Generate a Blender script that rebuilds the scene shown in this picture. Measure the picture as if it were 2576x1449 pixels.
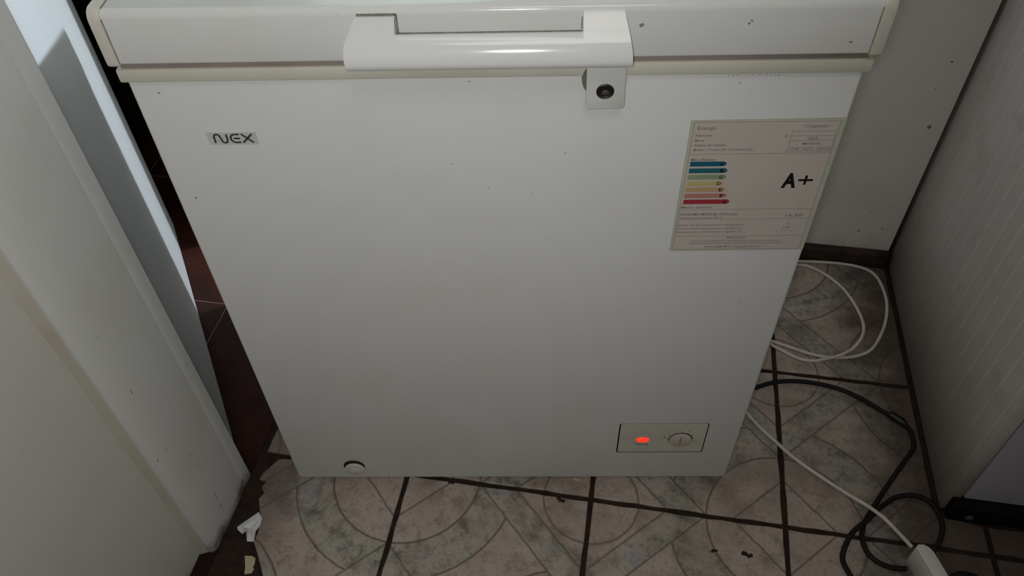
import bpy, bmesh, math, random
from mathutils import Vector, Matrix
random.seed(7)
for o in list(bpy.data.objects):
    bpy.data.objects.remove(o)
SC = bpy.context.scene
COL = SC.collection

# ------------------------------------------------------------------ camera, light, exposure
CAM = Vector((0.29592, -0.79278, 1.1771))
YAW, PITCH, ROLL, FPX = 0.19179, 0.82288, -0.03375, 2000.2
fw = Vector((-math.sin(YAW)*math.cos(PITCH), math.cos(YAW)*math.cos(PITCH), -math.sin(PITCH)))
r0 = Vector((math.cos(YAW), math.sin(YAW), 0)); u0 = r0.cross(fw)
rt = math.cos(ROLL)*r0 + math.sin(ROLL)*u0
up = -math.sin(ROLL)*r0 + math.cos(ROLL)*u0
cd = bpy.data.cameras.new('camera'); cam = bpy.data.objects.new('camera', cd); COL.objects.link(cam)
cd.sensor_width = 36.0; cd.lens = FPX/2576*36.0; cd.clip_start = 0.02
cam.matrix_world = Matrix(((rt.x, up.x, -fw.x, CAM.x), (rt.y, up.y, -fw.y, CAM.y), (rt.z, up.z, -fw.z, CAM.z), (0, 0, 0, 1)))
SC.camera = cam
w = bpy.data.worlds.new('world'); SC.world = w; w.use_nodes = True
w.node_tree.nodes['Background'].inputs[0].default_value = (0.02, 0.022, 0.026, 1)
w.node_tree.nodes['Background'].inputs[1].default_value = 1.0
SC.view_settings.view_transform = 'Standard'; SC.view_settings.look = 'None'
SC.view_settings.gamma = 1.0; SC.view_settings.exposure = 0.0; SC.view_settings.use_curve_mapping = False
# the torch of the phone that takes the picture, held just beside the lens
ld = bpy.data.lights.new('phone_torch', 'SPOT'); ld.energy = 12.4; ld.color = (0.99, 0.99, 0.99)
ld.spot_size = math.radians(108); ld.spot_blend = 1.0; ld.shadow_soft_size = 0.02
lo = bpy.data.objects.new('phone_torch', ld); COL.objects.link(lo)
lo.location = (0.278, -0.825, 1.185)
lo.rotation_euler = (Vector((-0.06, -0.12, 0.42)) - Vector(lo.location)).to_track_quat('-Z', 'Y').to_euler()
# cool lamp in the room behind the freezer
ld2 = bpy.data.lights.new('back_room_lamp', 'POINT'); ld2.energy = 300.0; ld2.color = (0.76, 0.88, 1.0)
ld2.shadow_soft_size = 0.03
lo2 = bpy.data.objects.new('back_room_lamp', ld2); COL.objects.link(lo2); lo2.location = (1.32, 1.24, 2.28)
# added fill light under the ceiling behind the camera, no known lamp there
ld3 = bpy.data.lights.new('ambient_fill', 'AREA'); ld3.energy = 4.0; ld3.color = (1.0, 0.96, 0.9); ld3.size = 0.5
lo3 = bpy.data.objects.new('ambient_fill', ld3); COL.objects.link(lo3); lo3.location = (0.5, -1.2, 2.33)

# ------------------------------------------------------------------ materials
def nt(name):
    m = bpy.data.materials.new(name); m.use_nodes = True
    return m, m.node_tree, m.node_tree.nodes['Principled BSDF']
def mth(t, op, a, b=None):
    n = t.nodes.new('ShaderNodeMath'); n.operation = op
    for i, v in enumerate((a, b)):
        if v is None: continue
        if isinstance(v, (int, float)): n.inputs[i].default_value = v
        else: t.links.new(v, n.inputs[i])
    return n.outputs[0]
def noise(t, vec, scale, detail=3, rough=0.6):
    n = t.nodes.new('ShaderNodeTexNoise'); n.inputs['Scale'].default_value = scale
    n.inputs['Detail'].default_value = detail; n.inputs['Roughness'].default_value = rough
    t.links.new(vec, n.inputs['Vector']); return n.outputs['Fac']
def ramp(t, v, lo, hi):
    n = t.nodes.new('ShaderNodeMapRange'); n.interpolation_type = 'SMOOTHSTEP'
    n.inputs['From Min'].default_value = lo; n.inputs['From Max'].default_value = hi
    t.links.new(v, n.inputs['Value']); return n.outputs['Result']
def mix(t, f, a, b):
    n = t.nodes.new('ShaderNodeMix'); n.data_type = 'RGBA'
    if isinstance(f, (int, float)): n.inputs['Factor'].default_value = f
    else: t.links.new(f, n.inputs['Factor'])
    for k, v in (('A', a), ('B', b)):
        s = [q for q in n.inputs if q.name == k and q.type == 'RGBA'][0]
        if isinstance(v, tuple): s.default_value = v + (1,) if len(v) == 3 else v
        else: t.links.new(v, s)
    return [q for q in n.outputs if q.type == 'RGBA'][0]
def pos(t): return t.nodes.new('ShaderNodeNewGeometry').outputs['Position']
def objc(t): return t.nodes.new('ShaderNodeTexCoord').outputs['Object']
def scaled(t, v, s):
    n = t.nodes.new('ShaderNodeVectorMath'); n.operation = 'MULTIPLY'; t.links.new(v, n.inputs[0]); n.inputs[1].default_value = s
    return n.outputs[0]
def bump(t, b, h, strength, dist):
    n = t.nodes.new('ShaderNodeBump'); n.inputs['Strength'].default_value = strength; n.inputs['Distance'].default_value = dist
    t.links.new(h, n.inputs['Height']); t.links.new(n.outputs[0], b.inputs['Normal'])
def plain(name, c, rough=0.5, spec=0.5, var=0.12, sc=25, metal=0.0):
    m, t, b = nt(name); p = objc(t)
    f = noise(t, p, sc)
    d = tuple(x*(1-var*2) for x in c)
    t.links.new(mix(t, ramp(t, f, 0.3, 0.75), c, d), b.inputs['Base Color'])
    b.inputs['Roughness'].default_value = rough; b.inputs['Specular IOR Level'].default_value = spec; b.inputs['Metallic'].default_value = metal
    return m
def enamel(name, c, stain, rough=0.35, lowz=None, amount=0.35, bumpy=0.0):
    m, t, b = nt(name); p = pos(t)
    f = ramp(t, noise(t, p, 7, 4), 0.45, 0.8)
    col = mix(t, mth(t, 'MULTIPLY', f, amount), c, stain)
    g = ramp(t, noise(t, p, 60, 4, 0.7), 0.62, 0.85)
    col = mix(t, mth(t, 'MULTIPLY', g, 0.25), col, tuple(x*0.6 for x in stain))
    if lowz:
        z = t.nodes.new('ShaderNodeSeparateXYZ'); t.links.new(p, z.inputs[0])
        h = mth(t, 'ADD', z.outputs[2], mth(t, 'MULTIPLY', noise(t, p, 18, 4), lowz[1]))
        k = ramp(t, h, lowz[0], 0.0)
        # grime that splashes up from the floor
        k2 = t.nodes.new('ShaderNodeMapRange'); k2.interpolation_type = 'SMOOTHSTEP'
        k2.inputs['From Min'].default_value = lowz[0] + lowz[1]*0.5; k2.inputs['From Max'].default_value = lowz[1]*0.35
        t.links.new(h, k2.inputs['Value'])
        col = mix(t, mth(t, 'MULTIPLY', k2.outputs[0], lowz[2]), col, (0.10, 0.07, 0.045))
    t.links.new(col, b.inputs['Base Color'])
    b.inputs['Roughness'].default_value = rough; b.inputs['Specular IOR Level'].default_value = 0.4
    if bumpy: bump(t, b, noise(t, p, 300, 2), bumpy, 0.001)
    return m
def emit(name, c, s):
    m, t, b = nt(name); b.inputs['Base Color'].default_value = c + (1,)
    p = objc(t); f = noise(t, p, 200)
    b.inputs['Emission Color'].default_value = c + (1,); b.inputs['Emission Strength'].default_value = s
    b.inputs['Roughness'].default_value = 0.15
    t.links.new(mix(t, f, c, tuple(x*.8 for x in c)), b.inputs['Base Color'])
    return m

TS, OX, OY = 0.3054, -0.01393, -0.16114
def tile_material():
    m, t, b = nt('printed_floor_tile'); p = pos(t)
    s = t.nodes.new('ShaderNodeSeparateXYZ'); t.links.new(p, s.inputs[0])
    wob = mth(t, 'MULTIPLY', mth(t, 'SUBTRACT', noise(t, p, 40, 2), 0.5), 0.012)
    def fold(v, off):
        q = mth(t, 'DIVIDE', mth(t, 'SUBTRACT', v, off), TS)
        q = mth(t, 'ADD', q, wob)
        return mth(t, 'PINGPONG', q, 1.0)
    a = fold(s.outputs[0], OX); c = fold(s.outputs[1], OY)
    a1 = mth(t, 'SUBTRACT', 1.0, a); c1 = mth(t, 'SUBTRACT', 1.0, c)
    def hyp(x, y): return mth(t, 'SQRT', mth(t, 'ADD', mth(t, 'MULTIPLY', x, x), mth(t, 'MULTIPLY', y, y)))
    dA = mth(t, 'MINIMUM', hyp(a, c), hyp(a1, c1))
    dB = mth(t, 'MINIMUM', mth(t, 'ADD', a1, c), mth(t, 'ADD', a, c1))
    cB = mth(t, 'MINIMUM', hyp(a1, c), hyp(a, c1))
    sA = mth(t, 'MINIMUM', mth(t, 'ADD', a, c), mth(t, 'ADD', a1, c1))
    def line(d, r, wd): return mth(t, 'SUBTRACT', 1.0, ramp(t, mth(t, 'ABSOLUTE', mth(t, 'SUBTRACT', d, r)), wd*0.35, wd))
    def band(d, lo, hi): return mth(t, 'MULTIPLY', mth(t, 'GREATER_THAN', d, lo), mth(t, 'LESS_THAN', d, hi))
    outB = mth(t, 'GREATER_THAN', dB, 0.6)
    fill = mth(t, 'MAXIMUM', band(dA, 0.4, 0.6), band(dB, 0.4, 0.6))
    W_ = 0.0085
    ln = line(dA, 0.4, W_)
    ln = mth(t, 'MAXIMUM', ln, mth(t, 'MULTIPLY', line(dA, 0.6, W_), outB))
    for d, r in ((dB, 0.4), (dB, 0.6), (cB, 0.25), (sA, 0.265)):
        ln = mth(t, 'MAXIMUM', ln, mth(t, 'MULTIPLY', line(d, r, W_*(1.35 if d in (dB, sA) else 1)), 0.9))
    n1 = noise(t, p, 22, 5, 0.7); n2 = noise(t, p, 9, 3); n3 = noise(t, p, 150, 4, 0.75); n4 = noise(t, p, 45, 5, 0.8)
    col = mix(t, ramp(t, n2, 0.35, 0.7), (0.44, 0.37, 0.32), (0.39, 0.31, 0.265))
    green = mix(t, ramp(t, n4, 0.4, 0.65), (0.365, 0.37, 0.305), (0.165, 0.17, 0.14))
    col = mix(t, mth(t, 'MULTIPLY', fill, mth(t, 'ADD', 0.2, mth(t, 'MULTIPLY', ramp(t, n1, 0.38, 0.62), 0.75))), col, green)
    blue = mth(t, 'MULTIPLY', fill, mth(t, 'MULTIPLY', ramp(t, noise(t, p, 15, 2), 0.58, 0.72), 0.6))
    col = mix(t, blue, col, (0.27, 0.27, 0.30))
    col = mix(t, mth(t, 'MULTIPLY', ln, 0.72), col, (0.085, 0.07, 0.055))
    col = mix(t, mth(t, 'MULTIPLY', ramp(t, n3, 0.52, 0.70), 0.55), col, (0.11, 0.08, 0.06))
    col = mix(t, mth(t, 'MULTIPLY', ramp(t, noise(t, p, 5.5, 5, 0.7), 0.45, 0.68), 0.5), col, (0.15, 0.11, 0.085))
    col = mix(t, mth(t, 'MULTIPLY', ramp(t, n4, 0.52, 0.68), 0.55), col, (0.12, 0.09, 0.07))
    col = mix(t, mth(t, 'MULTIPLY', ramp(t, noise(t, p, 13, 6, 0.75), 0.50, 0.66), 0.5), col, (0.14, 0.11, 0.085))
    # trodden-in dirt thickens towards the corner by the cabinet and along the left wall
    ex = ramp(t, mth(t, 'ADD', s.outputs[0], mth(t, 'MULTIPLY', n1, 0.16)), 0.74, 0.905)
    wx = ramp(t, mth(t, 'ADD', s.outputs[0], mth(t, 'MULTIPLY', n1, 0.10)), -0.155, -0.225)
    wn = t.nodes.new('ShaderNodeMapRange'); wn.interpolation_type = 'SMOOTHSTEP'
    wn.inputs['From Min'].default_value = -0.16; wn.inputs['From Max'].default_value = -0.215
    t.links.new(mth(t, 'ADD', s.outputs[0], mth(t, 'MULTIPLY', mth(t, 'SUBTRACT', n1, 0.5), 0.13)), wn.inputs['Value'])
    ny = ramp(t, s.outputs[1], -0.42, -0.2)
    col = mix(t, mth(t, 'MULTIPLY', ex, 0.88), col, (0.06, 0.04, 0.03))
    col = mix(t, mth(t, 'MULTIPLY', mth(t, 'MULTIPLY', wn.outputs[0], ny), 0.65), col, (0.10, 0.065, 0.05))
    t.links.new(col, b.inputs['Base Color'])
    b.inputs['Roughness'].default_value = 0.42; b.inputs['Specular IOR Level'].default_value = 0.35
    bump(t, b, n3, 0.12, 0.001)
    return m

def panel_material():
    m, t, b = nt('cabinet_laminate'); p = pos(t)
    s = t.nodes.new('ShaderNodeSeparateXYZ'); t.links.new(p, s.inputs[0])
    st = noise(t, scaled(t, p, (60, 60, 0.9)), 1.0, 4, 0.6)
    col = mix(t, mth(t, 'MULTIPLY', ramp(t, st, 0.50, 0.62), 0.35), (0.68, 0.63, 0.60), (0.75, 0.70, 0.66))
    # a narrow pale pinstripe every four centimetres
    fr = mth(t, 'FRACT', mth(t, 'MULTIPLY', mth(t, 'ADD', s.outputs[1], 1.0), 26.0))
    pin = mth(t, 'LESS_THAN', fr, 0.06)
    col = mix(t, mth(t, 'MULTIPLY', pin, 0.7), col, (0.92, 0.87, 0.80))
    g = noise(t, p, 14, 5, 0.7)
    col = mix(t, mth(t, 'MULTIPLY', ramp(t, g, 0.5, 0.8), 0.3), col, (0.22, 0.17, 0.13))
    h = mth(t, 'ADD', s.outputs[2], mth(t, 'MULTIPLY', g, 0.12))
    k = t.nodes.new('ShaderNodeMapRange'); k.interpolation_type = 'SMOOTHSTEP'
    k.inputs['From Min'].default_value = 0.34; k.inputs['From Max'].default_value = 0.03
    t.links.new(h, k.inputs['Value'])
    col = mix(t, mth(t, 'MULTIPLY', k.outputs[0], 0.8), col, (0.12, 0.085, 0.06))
    t.links.new(col, b.inputs['Base Color'])
    b.inputs['Roughness'].default_value = 0.55; b.inputs['Specular IOR Level'].default_value = 0.25
    return m

M = {}
M['enamel'] = enamel('white_enamel', (0.66, 0.66, 0.645), (0.61, 0.605, 0.555), 0.33, None, 0.5, 0.05)
M['lid'] = enamel('white_lid_plastic', (0.66, 0.66, 0.64), (0.60, 0.59, 0.53), 0.11, None, 0.6)
M['cap'] = enamel('yellowed_plastic', (0.60, 0.57, 0.50), (0.48, 0.42, 0.34), 0.35, None, 0.7)
M['collar'] = enamel('yellowed_collar', (0.56, 0.55, 0.46), (0.47, 0.44, 0.35), 0.35, None, 0.6)
M['gasket'] = enamel('dark_gasket', (0.30, 0.255, 0.225), (0.16, 0.13, 0.11), 0.6, None, 0.8)  # darker reddish-brown band between collar and lid
M['seam'] = plain('grimy_seam_gap_shade', (0.24, 0.23, 0.195), 0.7, 0.2, 0.2, 120)  # end cap grime; on the handle it paints the gap shade
M['handle'] = enamel('white_glossy_plastic', (0.655, 0.655, 0.64), (0.62, 0.615, 0.57), 0.11, None, 0.3)
M['lock'] = plain('lock_plate_plastic', (0.60, 0.60, 0.57), 0.3, 0.4, 0.03)
M['black'] = plain('black_plastic', (0.012, 0.012, 0.012), 0.45, 0.4)
M['gap'] = plain('dark_gap', (0.008, 0.007, 0.006), 0.8, 0.1)
M['housing'] = plain('lock_housing_shade', (0.16, 0.16, 0.125), 0.5, 0.3)  # dark olive puts the shade behind the plate into the colour
M['metal'] = plain('worn_metal', (0.45, 0.36, 0.32), 0.35, 0.5, 0.2, 300, 0.9)
M['grey_plate'] = plain('badge_silver', (0.56, 0.56, 0.545), 0.38, 0.4, 0.10)
M['ink'] = plain('badge_ink', (0.05, 0.05, 0.05), 0.4, 0.3, 0.05)
M['label'] = plain('label_paper', (0.53, 0.475, 0.43), 0.45, 0.35, 0.03, 12)
M['label_edge'] = plain('label_margin', (0.47, 0.475, 0.39), 0.45, 0.35, 0.03)
M['label_ink'] = plain('label_faded_ink', (0.20, 0.165, 0.15), 0.6, 0.2, 0.05)
M['label_rule'] = plain('label_rule_ink', (0.33, 0.28, 0.25), 0.6, 0.2, 0.05)
M['label_black'] = plain('label_black_ink', (0.012, 0.008, 0.009), 0.5, 0.3, 0.02)
for nme, c in (('a', (0.012, 0.105, 0.17)), ('b', (0.02, 0.125, 0.16)), ('c', (0.25, 0.31, 0.19)), ('d', (0.50, 0.43, 0.20)),
               ('e', (0.50, 0.34, 0.18)), ('f', (0.46, 0.20, 0.16)), ('g', (0.36, 0.035, 0.05))):
    M['arrow_'+nme] = plain('arrow_ink_'+nme, c, 0.5, 0.3, 0.06, 80)
M['panel'] = plain('control_panel_plastic', (0.56, 0.55, 0.47), 0.4, 0.35, 0.06)
M['dial'] = plain('dial_plastic', (0.53, 0.48, 0.42), 0.4, 0.35, 0.05)
M['led'] = emit('red_indicator_lens', (1.0, 0.045, 0.02), 0.75)
M['plug_white'] = plain('drain_plug_plastic', (0.58, 0.56, 0.49), 0.65, 0.2, 0.05)
M['tile'] = tile_material()
M['bed'] = plain('dirty_grout', (0.035, 0.022, 0.016), 0.8, 0.15, 0.25, 60)
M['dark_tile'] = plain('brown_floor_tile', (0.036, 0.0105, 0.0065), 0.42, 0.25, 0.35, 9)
M['pale_grout'] = plain('pale_grout', (0.22, 0.16, 0.13), 0.8, 0.2)
M['wall'] = enamel('painted_wall', (0.57, 0.56, 0.505), (0.52, 0.50, 0.42), 0.5, (0.02, 0.12, 0.7), 0.5, 0.1)
M['casing'] = enamel('painted_casing', (0.61, 0.61, 0.58), (0.55, 0.53, 0.46), 0.42, (0.03, 0.10, 0.95), 0.5, 0.1)
M['door'] = enamel('painted_door', (0.62, 0.62, 0.61), (0.58, 0.57, 0.54), 0.45, (0.01, 0.05, 0.5), 0.3)
M['caulk'] = enamel('stained_caulk', (0.50, 0.465, 0.39), (0.42, 0.31, 0.26), 0.7, None, 0.95)
M['back'] = enamel('painted_back_wall', (0.70, 0.68, 0.62), (0.60, 0.54, 0.48), 0.5, (0.06, 0.16, 0.5), 0.5)
M['skirt'] = plain('black_brown_skirting', (0.055, 0.036, 0.027), 0.6, 0.25, 0.35, 18)
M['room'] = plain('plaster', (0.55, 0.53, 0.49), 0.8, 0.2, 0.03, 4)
M['darkroom'] = plain('unlit_room_plaster', (0.05, 0.045, 0.042), 0.9, 0.1, 0.1, 4)  # dark wall colour stands in for the room being unlit
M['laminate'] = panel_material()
M['front'] = enamel('cabinet_front_paint', (0.50, 0.49, 0.54), (0.47, 0.43, 0.47), 0.5, (0.03, 0.1, 0.3), 0.5)
M['cord_white'] = plain('white_cable_sheath', (0.66, 0.58, 0.52), 0.5, 0.3, 0.08, 30)
M['cord_black'] = plain('black_cable_sheath', (0.014, 0.012, 0.011), 0.6, 0.2, 0.1, 30)
M['strip'] = plain('white_strip_plastic', (0.66, 0.65, 0.61), 0.4, 0.35, 0.05, 30)
M['paper'] = plain('white_paper', (0.66, 0.66, 0.66), 0.7, 0.2, 0.04, 90)
M['chip'] = plain('yellowed_chip', (0.50, 0.43, 0.27), 0.7, 0.2, 0.06, 90)
M['crumb'] = plain('brown_dirt', (0.045, 0.028, 0.02), 0.9, 0.1, 0.2, 200)
M['speck'] = plain('grey_grime', (0.24, 0.235, 0.21), 0.7, 0.15, 0.1, 90)
M['speck_mid'] = plain('mid_grime', (0.17, 0.165, 0.15), 0.7, 0.15, 0.1, 90)
M['speck_dark'] = plain('dark_grime', (0.09, 0.085, 0.07), 0.7, 0.15, 0.1, 90)

# ------------------------------------------------------------------ helpers
def obj(name, verts, faces, mat, parent=None, smooth=False, bevel=0.0, seg=2, auto=None):
    me = bpy.data.meshes.new(name)
    bm = bmesh.new()
    vs = [bm.verts.new(v) for v in verts]
    for f in faces:
        try: bm.faces.new([vs[i] for i in f])
        except ValueError: pass
    bmesh.ops.recalc_face_normals(bm, faces=bm.faces[:])
    if bevel:
        es = [e for e in bm.edges if len(e.link_faces) == 2 and e.calc_face_angle(0) > 0.5]
        bmesh.ops.bevel(bm, geom=es, offset=bevel, segments=seg, profile=0.5, affect='EDGES')
    bm.to_mesh(me); bm.free()
    if isinstance(mat, str): mat = M[mat]
    me.materials.append(mat)
    if smooth or bevel:
        for p in me.polygons: p.use_smooth = True
        me.set_sharp_from_angle(angle=math.radians(auto or 40))
    o = bpy.data.objects.new(name, me); COL.objects.link(o)
    if parent: o.parent = parent
    return o
BF = [(0, 1, 2, 3), (4, 7, 6, 5), (0, 4, 5, 1), (1, 5, 6, 2), (2, 6, 7, 3), (3, 7, 4, 0)]
def bverts(x0, x1, y0, y1, z0, z1):
    return [(x0, y0, z0), (x1, y0, z0), (x1, y1, z0), (x0, y1, z0), (x0, y0, z1), (x1, y0, z1), (x1, y1, z1), (x0, y1, z1)]
def box(name, x0, x1, y0, y1, z0, z1, mat, parent=None, bevel=0.0, seg=2):
    return obj(name, bverts(x0, x1, y0, y1, z0, z1), BF, mat, parent, bevel=bevel, seg=seg)
def boxes(name, L, mat, parent=None, bevel=0.0):
    v, f = [], []
    for b in L:
        k = len(v); v += bverts(*b); f += [tuple(i+k for i in q) for q in BF]
    return obj(name, v, f, mat, parent, bevel=bevel)
def prism(name, poly, ext0, ext1, axis, mat, parent=None, **kw):
    # poly: 2-D outline; axis 'z': (x,y)->z0..z1 ; 'y': (x,z) extruded along y ; 'x': (y,z) extruded along x
    def P(p, e):
        return {'z': (p[0], p[1], e), 'y': (p[0], e, p[1]), 'x': (e, p[0], p[1])}[axis]
    n = len(poly)
    v = [P(p, ext0) for p in poly] + [P(p, ext1) for p in poly]
    f = [tuple(range(n)), tuple(range(2*n-1, n-1, -1))] + [(i, (i+1) % n, n+(i+1) % n, n+i) for i in range(n)]
    return obj(name, v, f, mat, parent, **kw)
def empty(name, loc, rz, label, cat, group=None):
    o = bpy.data.objects.new(name, None); COL.objects.link(o); o.location = loc; o.rotation_euler = (0, 0, rz)
    o.empty_display_size = 0.05
    tag(o, label, cat, group); return o
def tag(o, label, cat=None, group=None):
    o['label'] = label
    if cat: o['category'] = cat
    if group: o['group'] = group
    return o
def struct(o, label=None):
    o['kind'] = 'structure'
    if label: o['label'] = label
    return o
def catmull(P, n=8):
    P = [Vector(p) for p in P]; out = []
    for i in range(len(P)-1):
        p0 = P[max(i-1, 0)]; p1 = P[i]; p2 = P[i+1]; p3 = P[min(i+2, len(P)-1)]
        for k in range(n):
            s = k/n
            out.append(0.5*((2*p1) + (p2-p0)*s + (2*p0-5*p1+4*p2-p3)*s*s + (3*p1-p0-3*p2+p3)*s**3))
    out.append(P[-1]); return out
def tube(name, P, r, mat, parent=None, sides=10, n=8):
    C = catmull(P, n); v, f = [], []
    nrm = Vector((0, 0, 1))
    for i, c in enumerate(C):
        t = (C[min(i+1, len(C)-1)] - C[max(i-1, 0)]).normalized()
        a = (nrm - t*nrm.dot(t))
        if a.length < 1e-4: a = Vector((1, 0, 0)) - t*t.x
        a.normalize(); b = t.cross(a); nrm = a
        rr = r[i*len(r)//len(C)] if isinstance(r, list) else r
        for k in range(sides):
            an = 2*math.pi*k/sides
            v.append(tuple(c + (a*math.cos(an) + b*math.sin(an))*rr))
    for i in range(len(C)-1):
        for k in range(sides):
            f.append((i*sides+k, i*sides+(k+1) % sides, (i+1)*sides+(k+1) % sides, (i+1)*sides+k))
    f.append(tuple(range(sides))); f.append(tuple(range((len(C)-1)*sides, len(C)*sides)))
    return obj(name, v, f, mat, parent, smooth=True, auto=60)
def disc(cx, cz, r, d0, d1, n=32, rx=1.0):
    # cylinder standing out of the freezer front (local x, -y, z)
    v = []; f = []
    for d in (d0, d1):
        v += [(cx+r*rx*math.cos(2*math.pi*k/n), -d, cz+r*math.sin(2*math.pi*k/n)) for k in range(n)]
    f = [tuple(range(n)), tuple(range(2*n-1, n-1, -1))] + [(k, (k+1) % n, n+(k+1) % n, n+k) for k in range(n)]
    return v, f
def text_mesh(name, s, x, z, width, height, mat, parent, d, bold=0.0, align='L'):
    # flat lettering on the freezer front: left end (or centre / right end) at x, base line at z
    cu = bpy.data.curves.new(name, 'FONT'); cu.body = s; cu.size = 1.0; cu.offset = bold; cu.resolution_u = 2
    to = bpy.data.objects.new(name, cu); COL.objects.link(to)
    dg = bpy.context.evaluated_depsgraph_get()
    me = bpy.data.meshes.new_from_object(to.evaluated_get(dg))
    bpy.data.objects.remove(to); bpy.data.curves.remove(cu)
    xs = [v.co.x for v in me.vertices]; x0, x1 = min(xs), max(xs)
    kx = width/(x1-x0) if width else height/0.7
    kz = height/0.7
    wid = (x1-x0)*kx
    off = {'L': x, 'C': x-wid/2, 'R': x-wid}[align]
    for v in me.vertices:
        v.co = Vector((off+(v.co.x-x0)*kx, -d, z+v.co.y*kz))
    me.name = name
    me.materials.clear(); me.materials.append(M[mat])
    o = bpy.data.objects.new(name, me); COL.objects.link(o); o.parent = parent
    return o
def stroke_mesh(name, paths, wd, mat, parent, d):
    v, f = [], []
    for P in paths:
        P = [Vector((p[0], p[1])) for p in P]
        k0 = len(v)
        for i, p in enumerate(P):
            t = (P[min(i+1, len(P)-1)] - P[max(i-1, 0)]).normalized(); n = Vector((-t.y, t.x))*wd/2
            for q, dd in ((p+n, d), (p-n, d)): v.append((q.x, -dd, q.y))
        for i in range(len(P)-1):
            f.append((k0+2*i, k0+2*i+1, k0+2*i+3, k0+2*i+2))
    return obj(name, v, f, mat, parent)

# ------------------------------------------------------------------ setting: floor
def ragged(poly, closed=True, step=0.022, amp=0.0007):
    out = []
    n = len(poly)
    for i in range(n):
        a = Vector(poly[i]); b = Vector(poly[(i+1) % n]); L = (b-a).length
        k = max(1, int(L/step)); nn = Vector((-(b-a).y, (b-a).x))/max(L, 1e-6)
        out.append(tuple(a))
        for j in range(1, k):
            out.append(tuple(a+(b-a)*j/k + nn*random.uniform(-amp, amp)))
    return out
def tile(name, poly, mat, parent, top=0.0, bot=-0.006, step=0.022, amp=0.0010, inset=0.0014):
    P = ragged(poly, step=step, amp=amp); n = len(P)
    c = Vector((sum(p[0] for p in P)/n, sum(p[1] for p in P)/n))
    v = [(p[0], p[1], bot) for p in P] + [(p[0], p[1], top-0.0012) for p in P]
    for i in range(n):
        a = Vector(P[i-1]); b = Vector(P[i]); d = Vector(P[(i+1) % n])
        t = (d-a).normalized(); nn = Vector((-t.y, t.x))
        q = b + nn*inset
        v.append((q.x, q.y, top))
    f = [(i, (i+1) % n, n+(i+1) % n, n+i) for i in range(n)] + [(n+i, n+(i+1) % n, 2*n+(i+1) % n, 2*n+i) for i in range(n)]
    f.append(tuple(range(2*n, 3*n)))
    return obj(name, v, f, mat, parent)

floor = box('floor', -2.3, 2.5, -2.3, 3.5, -0.12, -0.0034, 'bed')
struct(floor, 'dirty patterned tile floor with dark joints')
J = 0.0043
def cell(i, j):
    return (OX+TS*i+J, OX+TS*(i+1)-J, OY+TS*j+J, OY+TS*(j+1)-J)
def rect(i, j):
    x0, x1, y0, y1 = cell(i, j); return [(x0, y0), (x1, y0), (x1, y1), (x0, y1)]
XC = 0.829
for j in range(-3, 1+1):
    for i in range(-1, 4):
        x0, x1, y0, y1 = cell(i, j)
        if i == -1:
            if j == -1:
                poly = [(-0.15, y0), (x1, y0), (x1, y1), (-0.2279, y1), (-0.2386, -0.1685), (-0.256, -0.1981), (-0.2565, -0.2097), (-0.2440, -0.2125),
                        (-0.2475, -0.2229), (-0.2392, -0.2326), (-0.2445, -0.2434), (-0.2349, -0.2636), (-0.2256, -0.2819), (-0.2238, -0.3011),
                        (-0.2235, -0.3161), (-0.209, -0.3354), (-0.1884, -0.3657)]
                tile('tile', poly, 'tile', floor, step=0.03)
                continue
            if j == 0: poly = [(-0.263, y0), (x1, y0), (x1, y1), (-0.263, y1)]
            elif j == 1: poly = [(-0.263, y0), (x1, y0), (x1, y1), (-0.263, y1)]
            else: poly = [(-0.20, y0), (x1, y0), (x1, y1), (-0.18, y1)]
        elif i == 2 and j == 0:
            poly = [(x0, y0), (x1, y0), (x1, -0.114), (XC+0.006, -0.106), (XC, -0.08), (XC, y1), (x0, y1)]
        elif i == 2 and j == 1:
            poly = [(x0, y0), (XC, y0), (XC, 0.443), (x0, 0.443)]
        elif i == 3 and j == 0:
            poly = [(x0, y0), (x1, y0), (x1, -0.114), (x0, -0.114)]
        elif i >= 3 and j > 0:
            continue
        elif j == 1:
            poly = [(x0, y0), (x1, y0), (x1, 0.443), (x0, 0.443)]
        else:
            poly = [(x0, y0), (x1, y0), (x1, y1), (x0, y1)]
        tile('tile', poly, 'tile', floor)
# floor of the dark room beyond the doorway
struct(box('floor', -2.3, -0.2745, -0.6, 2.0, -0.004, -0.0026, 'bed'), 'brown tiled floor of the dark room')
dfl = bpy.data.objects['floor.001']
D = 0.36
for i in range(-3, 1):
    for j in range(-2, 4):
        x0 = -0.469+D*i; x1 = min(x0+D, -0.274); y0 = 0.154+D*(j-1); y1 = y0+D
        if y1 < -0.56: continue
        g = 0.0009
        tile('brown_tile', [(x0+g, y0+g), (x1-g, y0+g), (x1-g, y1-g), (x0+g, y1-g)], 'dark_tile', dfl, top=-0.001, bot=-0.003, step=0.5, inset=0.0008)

gl = [(-2.2, -0.276, 0.154+D*j-0.0006, 0.154+D*j+0.0006, -0.003, -0.0014) for j in range(-1, 4)] + [(-0.469+D*i-0.0006, -0.469+D*i+0.0006, -0.55, 1.5, -0.003, -0.0014) for i in range(-3, 1)]
boxes('grout_lines', gl, 'pale_grout', dfl)
# ------------------------------------------------------------------ setting: walls, door, trim
wl = boxes('wall_left', [(-0.40, -0.30, -2.3, -0.203, -0.01, 2.4), (-0.40, -0.30, 0.448, 3.45, -0.01, 2.4), (-0.40, -0.30, -0.2, 0.448, 2.02, 2.4)], 'wall')
struct(wl, 'grubby off-white painted wall')
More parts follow.
